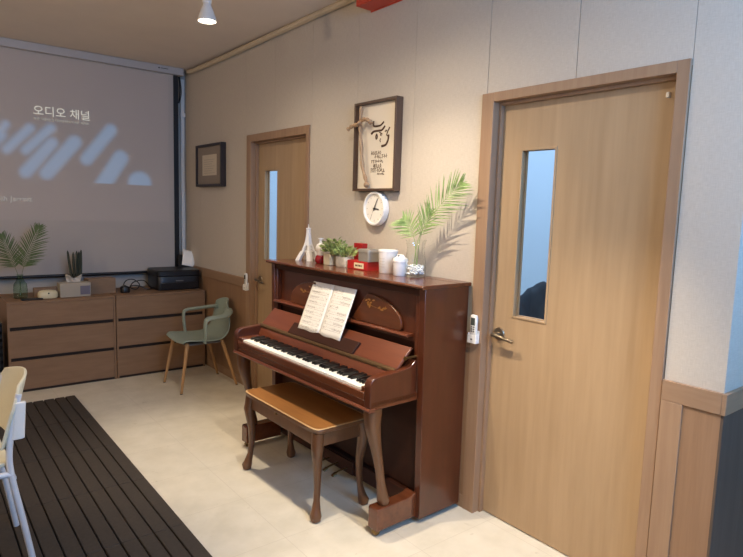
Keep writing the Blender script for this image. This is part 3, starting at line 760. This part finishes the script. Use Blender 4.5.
# bottle with red liquid
t = thing('pump_bottle', 'small white capped bottle with a ruby red base beside the tower figurine', 'bottle', (-.175, 3.10, ZL))
MB().lathe([(.001, 0), (.026, 0), (.034, .010), (.036, .024), (.030, .042), (.024, .05), (.001, .05)]).build('ruby_base', M['garnet'], t)
MB().lathe([(.022, .05), (.024, .055), (.026, .078), (.030, .085), (.032, .10), (.024, .118), (.010, .126), (.008, .150), (.001, .151)]).build('bottle_neck', M['wceram'], t)
MB().lathe([(.001, .151), (.017, .151), (.018, .158), (.001, .159)]).build('pump_top', M['wceram'], t)
# small potted plants
def tuft(mb, cx, cy, z0, rx, ry, h, n, ln, wd, rnd):
    for i in range(n):
        a = rnd.uniform(0, 2*PI); r = math.sqrt(rnd.random()); zz = rnd.random()
        p_ = Vector((cx + rx*r*CO(a), cy + ry*r*SI(a), z0 + h*zz*(1 - .45*r*r)))
        d = Vector((CO(a)*(.4 + r), SI(a)*(.4 + r), rnd.uniform(.1, 1.3))).normalized()
        s_ = d.cross(Vector((rnd.uniform(-1, 1), rnd.uniform(-1, 1), rnd.uniform(-1, 1)))).normalized(); nn = d.cross(s_)
        l_ = ln*rnd.uniform(.7, 1.2); w_ = wd*rnd.uniform(.7, 1.2)
        v = [p_, p_ + d*l_*.45 + s_*w_ + nn*w_*.3, p_ + d*l_ - nn*w_*.2, p_ + d*l_*.45 - s_*w_ + nn*w_*.3, p_ + d*l_*.5 - nn*w_*.5]
        mb.add([tuple(q) for q in v], [(0, 1, 4), (1, 2, 4), (2, 3, 4), (3, 0, 4), (0, 3, 1), (1, 3, 2)])
def stems(mb, cx, cy, z0, rx, ry, h, n, rnd):
    for i in range(n):
        a = rnd.uniform(0, 2*PI); r = rnd.random()
        mb.tube([(cx + rx*.3*r*CO(a), cy + ry*.3*r*SI(a), z0), (cx + rx*.6*r*CO(a), cy + ry*.6*r*SI(a), z0 + h*.5), (cx + rx*r*CO(a), cy + ry*r*SI(a), z0 + h)], .0014, 5)
rnd = random.Random(3)
t = thing('potted_plant', 'bushy artificial plant in a square beige pot on the piano lid', 'plant', (-.175, 2.98, ZL), TH)
b = MB(); b.loft([sring(0, 0, z, w_, w_, 10, 24) for z, w_ in ((0, .066), (.002, .070), (.066, .074), (.068, .072), (.0685, .062), (.058, .06))]); b.build('pot', M['potb'], t)
b = MB(); tuft(b, .0, -.02, .075, .055, .075, .085, 190, .034, .008, rnd); stems(b, 0, -.01, .056, .05, .065, .08, 22, rnd); b.build('foliage', M['succ'], t)
t = thing('potted_plant', 'low spiky artificial plant in a white box pot beside the red box', 'plant', (-.165, 2.855, ZL), TH)
b = MB(); b.loft([sring(0, 0, z, w_*.72, w_*1.16, 10, 24) for z, w_ in ((0, .082), (.002, .086), (.058, .09), (.060, .088), (.0605, .078), (.052, .076))]); b.build('pot', M['potw'], t)
b = MB(); tuft(b, 0, .0, .062, .045, .075, .06, 190, .036, .006, rnd); stems(b, 0, 0, .05, .04, .06, .05, 20, rnd); b.build('foliage', M['succ2'], t)
# red boxes and tin
t = thing('gift_box', 'low red box with a cream label under the grey tin', 'box', (-.145, 2.690, ZL), TH)
MB().box(-.05, .05, -.092, .092, 0, .050).build('box_body', M['red'], t, bevel=.002)
o = MB().box(-.0515, -.0495, -.062, .025, .008, .040).build('label_plate', M['label'], t)
b = MB()
for k, (a, c) in enumerate(((-.045, .004), (-.032, .006), (-.018, .004), (-.006, .006), (.006, .004))): b.box(-.0522, -.0514, a, a+c+.004, .019, .029)
b.build('label_print', M['inkd'], o)
t = thing('card_box', 'upright dark red box standing behind the grey tin', 'box', (-.060, 2.835, ZL), TH)
MB().box(-.02, .02, -.038, .038, 0, .140).build('box_body', M['redd'], t, bevel=.002)
MB().box(-.0215, .0215, -.0395, .0395, .115, .141).build('box_lid', M['redd'], t, bevel=.001)
t = thing('metal_tin', 'square grey tin standing on the red box', 'tin', (-.143, 2.638, ZL+.0502), TH)
MB().loft([sring(0, 0, z, w_, w_, 12, 24) for z, w_ in ((0, .094), (.002, .098), (.052, .098))]).build('tin_body', M['tin'], t)
MB().loft([sring(0, 0, z, w_, w_, 12, 24) for z, w_ in ((.0521, .102), (.066, .102), (.07, .098), (.0702, .02))]).build('tin_lid', M['tin'], t)
# candles
t = thing('candle_jar', 'large white lidded candle jar beside the grey tin', 'candle', (-.14, 2.478, ZL))
MB().lathe([(.001, 0), (.045, 0), (.048, .004), (.053, .115), (.001, .115)]).build('jar', M['wceram'], t)
MB().lathe([(.001, .1151), (.054, .1151), (.055, .118), (.055, .126), (.053, .129), (.001, .130)]).build('lid', M['wceram'], t)
b = MB()
for z in (.035, .05, .065, .08): 
    for k in range(7):
        a = PI + .12 + (k-3)*.11
        b.box(0, 0, 0, 0, 0, 0) if False else b.add([(.0518*CO(a), .0518*SI(a), z), (.0518*CO(a+.06), .0518*SI(a+.06), z), (.0522*CO(a+.06), .0522*SI(a+.06), z+.003), (.0522*CO(a), .0522*SI(a), z+.003)], [(0, 1, 2, 3)])
b.build('label_print', plain('pale print', '#c8bda8', .6), t, smooth=False)
t = thing('candle_jar', 'small white lidded candle jar in front of the palm vase', 'candle', (-.165, 2.345, ZL))
MB().lathe([(.001, 0), (.033, 0), (.036, .004), (.038, .075), (.001, .075)]).build('jar', M['wceram'], t)
lo = MB().lathe([(.001, .0751), (.041, .0751), (.0415, .079), (.038, .092), (.024, .10), (.016, .112), (.001, .114)]).build('lid', M['wceram'], t)
MB().ball((-.019, -.006, .106), .006, 10).build('lid_dot', M['greyp'], lo)
# clear vase with pebbles and fronds
VX, VY = -.112, 2.286
t = thing('glass_vase', 'clear flared glass vase holding white pebbles at the right end of the piano', 'vase', (VX, VY, ZL))
vase_glass(t, [(.05, 0), (.056, .008), (.058, .04), (.055, .08), (.048, .12), (.046, .15), (.050, .18), (.056, .195)], M['vglass'], .0025)
b = MB(); rnd = random.Random(9)
for i in range(160):
    a = rnd.uniform(0, 2*PI); zz = .012 + .045*rnd.random(); r = math.sqrt(rnd.random())*(.047 - .3*max(0, zz-.03))
    s_ = rnd.uniform(.006, .009)
    b.ball((r*CO(a), r*SI(a), zz + .002), s_, 8, (1, rnd.uniform(.7, 1), rnd.uniform(.6, .8)))
o = b.build('white_pebbles', M['pebble']); place(o, (VX, VY, ZL)); tag(o, 'white pebbles filling the bottom of the clear glass vase', 'pebbles', None, 'stuff')
FG = 'palm fronds in the clear vase'
base = (VX, VY, ZL+.045)
frond('palm_frond', 'large tall palm frond leaning right out of the clear vase', FG, base, [(.0, .012, 0), (-.002, -.014, .14), (.0, -.070, .235), (.015, -.150, .33), (.025, -.225, .40), (.03, -.280, .44)], (-1, -.35, .1), .120, 24, M['leaf'], start=.38, width=.0062, seed=6, spread=.86, droop=.06)
frond('palm_frond', 'low palm frond arching left over the clear vase', FG, base, [(.0, -.012, 0), (-.008, -.004, .12), (-.016, .008, .175), (-.026, .030, .225), (-.036, .064, .255)], (-1, -.35, .35), .092, 17, M['leaf'], start=.45, width=.0068, seed=7, spread=1.15, droop=.18)
frond('palm_frond', 'short upright palm frond in the middle of the clear vase', FG, base, [(.01, .0, 0), (.012, -.012, .14), (.01, -.050, .23), (.005, -.092, .30)], (-1, -.3, .2), .092, 15, M['leaf'], start=.45, width=.006, seed=8, spread=.85, droop=.05)

# ------------------------------------------------------------------ framed calligraphy, clock, certificate
t = thing('framed_calligraphy', 'deep brown box frame with Korean calligraphy and a driftwood cross above the clock', 'picture frame', (0, 2.7525, 1.906), WR)
fw, fh, dp, bw = .1975, .262, .050, .015
b = MB(); b.box(-fw, -fw+bw, -dp, -.001, -fh, fh); b.box(fw-bw, fw, -dp, -.001, -fh, fh); b.box(-fw+bw, fw-bw, -dp, -.001, fh-bw, fh); b.box(-fw+bw, fw-bw, -dp, -.001, -fh, -fh+bw)
b.build('frame', M['frame'], t, bevel=.0015)
ap = MB().box(-fw+bw, fw-bw, -.022, -.002, -fh+bw, fh-bw).build('art_sheet', M['artp'], t)
ink = MB()
def stroke(pts, w0, w1=None):
    pts = [(x*.95-.026, z+.012) for x, z in pts]; w0 *= 1.4; w1 = w1 and w1*1.4
    sp = smooth_path([(x, -.0225, z) for x, z in pts], 6) if len(pts) > 2 else [Vector((x, -.0225, z)) for x, z in pts]
    n_ = len(sp); w1 = w0 if w1 is None else w1
    ink.tube(sp, [(w0 + (w1-w0)*i/(n_-1)) for i in range(n_)], 6, flat=1)
# positions relative to the sheet centre: x right, z up
stroke([(-.012, .135), (-.010, .108), (.03, .104), (.062, .108), (.088, .124)], .0045, .0035)
stroke([(-.03, .062), (-.01, .075), (.035, .077), (.07, .078), (.092, .092), (.10, .100)], .005, .0035)
stroke([(.022, .060), (.014, .045), (.018, .030), (.028, .040), (.022, .058)], .003)
stroke([(.05, .066), (.062, .060), (.075, .055)], .003); stroke([(.058, .052), (.066, .046)], .003)
stroke([(.062, .03), (.055, .02), (.06, .01)], .002)
stroke([(.145, .088), (.128, .066), (.116, .045)], .003, .002); stroke([(.103, .066), (.112, .074), (.118, .068)], .0025)
stroke([(.12, .045), (.132, .04), (.142, .046)], .0032); stroke([(.138, .044), (.132, .015), (.112, -.008), (.075, -.014)], .004, .005)
rnd = random.Random(21)
def scribble(x0, x1, z, hgt):
    k_ = .72
    x = x0
    while x < x1:
        w_ = rnd.uniform(.008, .018)
        k = rnd.randint(0, 3)
        if k == 0: stroke([(x, z+hgt*.4), (x+w_, z+hgt*.5)], .0016*k_); stroke([(x+w_*.5, z+hgt*.4), (x+w_*.4, z-hgt*.5)], .0016*k_)
        elif k == 1: stroke([(x, z), (x+w_*.5, z+hgt*.5), (x+w_, z), (x+w_*.5, z-hgt*.4), (x, z)], .0014*k_)
        elif k == 2: stroke([(x, z+hgt*.3), (x+w_*.2, z-hgt*.4), (x+w_, z-hgt*.3)], .0018*k_)
        else: stroke([(x, z-hgt*.1), (x+w_, z+hgt*.15)], .0016*k_); stroke([(x+w_*.6, z+hgt*.6), (x+w_*.6, z-hgt*.4)], .0014*k_)
        x += w_ + rnd.uniform(.002, .006)
for x0_, x1_, z_, h_ in ((-.03, .07, -.052, .022), (.005, .115, -.073, .022), (-.025, .09, -.100, .018), (-.005, .07, -.126, .024), (-.03, .1, -.152, .026), (.035, .10, -.174, .010)): scribble(x0_, x1_, z_, h_)
ink.build('calligraphy', M['inkd'], ap)
cr = MB()
cr.tube(smooth_path([(-.125, -.050, .238), (-.128, -.052, .12), (-.118, -.05, .0), (-.098, -.05, -.12), (-.064, -.048, -.20), (-.058, -.046, -.235)]), [.0105 + .002*SI(i*.9) for i in range(41)], 10)
cr.tube(smooth_path([(-.232, -.068, .112), (-.19, -.066, .128), (-.13, -.066, .135), (-.075, -.066, .158), (-.03, -.066, .145), (-.012, -.062, .128)]), [.011 + .003*SI(i*1.1+1) for i in range(41)], 10)
cr.tube(smooth_path([(-.15, -.062, .125), (-.11, -.084, .135), (-.10, -.062, .15)]), .006, 8)
cr.ball((-.06, -.047, -.225), .018, 10)
cr.build('driftwood_cross', M['drift'], t)

t = thing('wall_clock', 'round white wall clock hanging below the framed calligraphy', 'clock', (0, 2.747, 1.541), WR)
def ylathe(mb, prof, n=40, c=(0, 0)):
    return mb.loft([[(c[0] + r*CO(2*PI*k/n), -y, c[1] + r*SI(2*PI*k/n)) for k in range(n)] for r, y in prof])
ylathe(MB(), [(.001, .001), (.098, .001), (.102, .006), (.102, .034), (.099, .041), (.094, .043), (.088, .041), (.086, .030), (.001, .030)]).build('clock_case', M['wceram'], t)
dl = ylathe(MB(), [(.001, .0301), (.0855, .0301), (.0855, .0312), (.001, .0312)]).build('dial', plain('dial', '#efe9dd', .6), t)
b = MB()
for k in range(12):
    a = 2*PI*k/12; r0, r1 = (.066, .077)
    u = Vector((SI(a), 0, CO(a))); s_ = Vector((CO(a), 0, -SI(a)))*.0014
    q = [u*r0 - s_, u*r1 - s_, u*r1 + s_, u*r0 + s_]
    b.add([(p_.x, -.0316, p_.z) for p_ in q], [(0, 1, 2, 3)])
b.build('hour_marks', M['ink'], dl, smooth=False)
def hand(name, a, ln, w_, y, mat, back=.012):
    u = Vector((SI(a), 0, CO(a))); s_ = Vector((CO(a), 0, -SI(a)))*w_
    q = [-u*back - s_, u*ln - s_*.7, u*ln + s_*.7, -u*back + s_]
    MB().loft([[(p_.x, -y, p_.z) for p_ in q], [(p_.x, -y-.0012, p_.z) for p_ in q]]).build(name, mat, t)
hand('hour_hand', math.radians(95), .042, .0042, .0335, M['blackp']); hand('minute_hand', math.radians(28), .066, .003, .0355, M['blackp'])
hand('second_hand', math.radians(205), .068, .0008, .0375, M['greyp'], .02)
ylathe(MB(), [(.001, .0325), (.006, .0325), (.006, .039), (.001, .0395)], 16).build('hub', M['blackp'], t)

t = thing('framed_certificate', 'dark framed certificate on a grey mount between the screen and the far door', 'picture frame', (0, 5.165, 1.888), WR)
fw, fh, dp, bw = .285, .19, .05, .022
b = MB(); b.box(-fw, -fw+bw, -dp, -.001, -fh, fh); b.box(fw-bw, fw, -dp, -.001, -fh, fh); b.box(-fw+bw, fw-bw, -dp, -.001, fh-bw, fh); b.box(-fw+bw, fw-bw, -dp, -.001, -fh, -fh+bw)
b.build('frame', M['certf'], t, bevel=.0015)
mt_ = MB().box(-fw+bw, fw-bw, -.034, -.002, -fh+bw, fh-bw).build('mount', M['certmat'], t)
pp = MB().box(-.155, .16, -.0352, -.0341, -.09, .095).build('certificate', M['certp'], t)
b = MB()
for k in range(7): b.box(-.12, .12 - .03*(k % 3), -.0358, -.0353, .05 - .02*k, .053 - .02*k)
b.build('printed_lines', M['ink'], pp)

# ------------------------------------------------------------------ remote controls in wall holders
def remote(label, loc, tilt=0, sc=1):
    t = thing('remote_control', label, 'remote control', loc, WR, 'white remotes in wall holders')
    b = MB(); b.loft([sring(0, -.014, z, w_, d_, 4, 20) for z, w_, d_ in ((-.062, .030, .012), (-.058, .038, .017), (.05, .042, .019), (.062, .036, .015), (.064, .02, .008))]); b.build('remote_body', M['whitep'], t)
    MB().box(-.013, .013, -.0245, -.021, .012, .05).build('display', M['screen_lcd'], t, bevel=.001)
    b = MB()
    for i in range(2):
        for j in range(3): b.box(-.011+.013*i, -.002+.013*i, -.0245, -.021, -.022+.011*j, -.015+.011*j)
    b.build('keys', M['greyp'], t, bevel=.0006)
    b = MB(); b.box(-.027, .027, -.003, .0, -.078, -.015); b.box(-.027, .027, -.029, -.026, -.078, -.035); b.box(-.027, -.0235, -.026, -.003, -.078, -.028); b.box(.0235, .027, -.026, -.003, -.078, -.028); b.box(-.0235, .0235, -.026, -.003, -.078, -.0745)
    h = b.build('holder', M['whitep'], t, bevel=.002)
    MB().box(-.006, .006, -.0295, -.0288, -.062, -.054).build('holder_mark', M['greyp'], h)
    return t
remote('white remote in a holder on the near door frame beside the piano', (-.0119, 1.932, .967))
remote('white remote in a holder on the far door frame above the green armchair', (-.0119, 4.44, .915))

# red signal box near the ceiling
t = thing('alarm_box', 'red box mounted high on the wall above the framed calligraphy', 'alarm', (0, 2.735, 2.74), WR)
MB().box(-.13, .13, -.12, -.002, -.045, .07).build('box_body', M['redsign'], t, bevel=.004)
MB().box(-.10, .10, -.124, -.12, -.02, .055).build('front_plate', plain('dark red lens', '#9b2f1e', .3), t, bevel=.003)
MB().box(-.14, .14, -.0035, .0, -.05, .075).build('back_plate', M['redsign'], t)

# ------------------------------------------------------------------ ceiling spot lamps
def lamp(label, loc):
    t = thing('pendant_lamp', label, 'lamp', loc, 0, 'bare reflector lamps hanging from the ceiling')
    x, y, z = loc
    MB().lathe([(.048, .004), (.052, .0), (.053, .008), (.050, .022), (.036, .06), (.024, .085), (.022, .10), (.001, .10)]).build('reflector_body', M['sock'], t)
    MB().lathe([(.001, .003), (.0475, .003), (.0475, .0045), (.001, .0045)]).build('lamp_face', M['bulb'], t)
    MB().lathe([(.001, .1), (.025, .1), (.026, .11), (.024, .16), (.012, .17), (.001, .171)]).build('socket', M['whitep'], t)
    MB().tube([(0, 0, .17), (0, 0, H-z-.025)], .005, 8).build('drop_rod', M['greyp'], t)
    MB().lathe([(.001, H-z-.03), (.03, H-z-.03), (.045, H-z-.012), (.045, H-z), (.001, H-z)]).build('ceiling_rose', M['whitep'], t)
    return t
lamp('glowing reflector lamp hanging from the ceiling in front of the screen corner', (-.81, 3.36, 2.575))
lamp('glowing reflector lamp hanging from the ceiling above the piano', (-.85, 2.2, 2.575))
lamp('glowing reflector lamp hanging from the ceiling above the near door', (-.88, 1.1, 2.575))

# sofa in the room behind the doors
t = thing('sofa', 'dark upholstered sofa seen through the window of the near door', 'sofa', (1.40, 2.75, 0), .25)
MB().box(-1.0, 1.0, -.38, .38, .06, .42).build('seat_base', M['sofa'], t, bevel=.04, seg=3)
MB().grid(lambda u, v: (-1.0 + 2*u, -.36 + .17*SI(PI*v) - .02, .40 + (.62 + .03*SI(u*19) + .015*SI(u*43+1))*(1-abs(2*v-1)**3)), 40, 10).build('backrest', M['sofa'], t, solid=.02)
for sg in (-1, 1): MB().box(sg*1.0-.1, sg*1.0+.1, -.38, .4, .06, .6).build('armrest', M['sofa'], t, bevel=.05, seg=3)
for xx in (-.85, .85):
    for yy in (-.3, .3): MB().box(xx-.03, xx+.03, yy-.03, yy+.03, 0, .062).build('leg', M['blackp'], t)

# ------------------------------------------------------------------ lights
def spot(name, loc, col, power, size, blend, r=.04, rot=(0, 0, 0)):
    d = bpy.data.lights.new(name, 'SPOT'); d.energy = power; d.color = col; d.spot_size = math.radians(size); d.spot_blend = blend; d.shadow_soft_size = r
    o = bpy.data.objects.new(name, d); COL.objects.link(o); o.location = loc; o.rotation_euler = rot; return o
def area(name, loc, rot, sx_, sy_, col, power):
    d = bpy.data.lights.new(name, 'AREA'); d.shape = 'RECTANGLE'; d.size = sx_; d.size_y = sy_; d.color = col; d.energy = power
    o = bpy.data.objects.new(name, d); COL.objects.link(o); o.location = loc; o.rotation_euler = rot; return o
WARM = (1.0, .85, .66)
def aim(loc, to):
    return (Vector(to) - Vector(loc)).to_track_quat('-Z', 'Y').to_euler()
A, B, C_ = (-.81, 3.36, 2.55), (-.85, 2.2, 2.55), (-.88, 1.1, 2.55)
spot('lamp_light', A, WARM, 24, 178, 1.0, .02)
spot('lamp_beam', A, WARM, 125, 50, .9, .02)
spot('piano_lamp_light', B, WARM, 52, 178, 1.0, .015)
spot('piano_lamp_beam', B, WARM, 75, 84, 1.0, .015, aim(B, (-.12, 2.15, .75)))
spot('near_lamp_light', C_, WARM, 14, 178, 1.0, .02)
spot('near_lamp_beam', C_, WARM, 205, 62, .9, .02, aim(C_, (-.38, 1.42, .0)))
def point(name, loc, col, power, r=.12):
    d = bpy.data.lights.new(name, 'POINT'); d.energy = power; d.color = col; d.shadow_soft_size = r
    o = bpy.data.objects.new(name, d); COL.objects.link(o); o.location = loc; return o
for P_, e_ in (((-3.7, 3.4, 2.35), 46), ((-3.6, 1.3, 2.4), 30)):  # added fill points without fixtures, out of view, lifting the ambient light
    point('room_fill_light', P_, (1, .80, .60), e_)
BLUE = (.33, .60, 1.0)
area('end_window_daylight', (2.97, -.15, 1.65), (0, PI/2, 0), 1.6, 1.0, BLUE, 6)
area('rear_window_daylight', (-.85, -.78, 2.25), (PI/2, 0, 0), 1.65, .95, (.20, .49, 1.0), 80)
area('far_room_daylight', (1.6, 3.4, H-.02), (0, 0, 0), 2.2, 4.2, (.42, .66, 1.0), 95)
w = bpy.data.worlds.new('sky'); S.world = w; w.use_nodes = True
w.node_tree.nodes['Background'].inputs[0].default_value = (.45, .62, 1, 1); w.node_tree.nodes['Background'].inputs[1].default_value = .6

# ------------------------------------------------------------------ camera
cd = bpy.data.cameras.new('camera'); cam = bpy.data.objects.new('camera', cd); COL.objects.link(cam)
cd.sensor_width = 36; cd.lens = 28.454; cd.clip_start = .05
r_, u_, f_ = Vector((.784597, -.619288, .029844)), Vector((.049218, .110195, .992691)), Vector((.61805, .777393, -.116939))
m4 = Matrix((( r_.x, u_.x, -f_.x, -2.2225), (r_.y, u_.y, -f_.y, 0), (r_.z, u_.z, -f_.z, 1.5363), (0, 0, 0, 1)))
cam.matrix_world = m4
S.camera = cam
S.view_settings.view_transform = 'Standard'; S.view_settings.look = 'None'
S.view_settings.exposure = 0; S.view_settings.gamma = 1; S.view_settings.use_curve_mapping = False
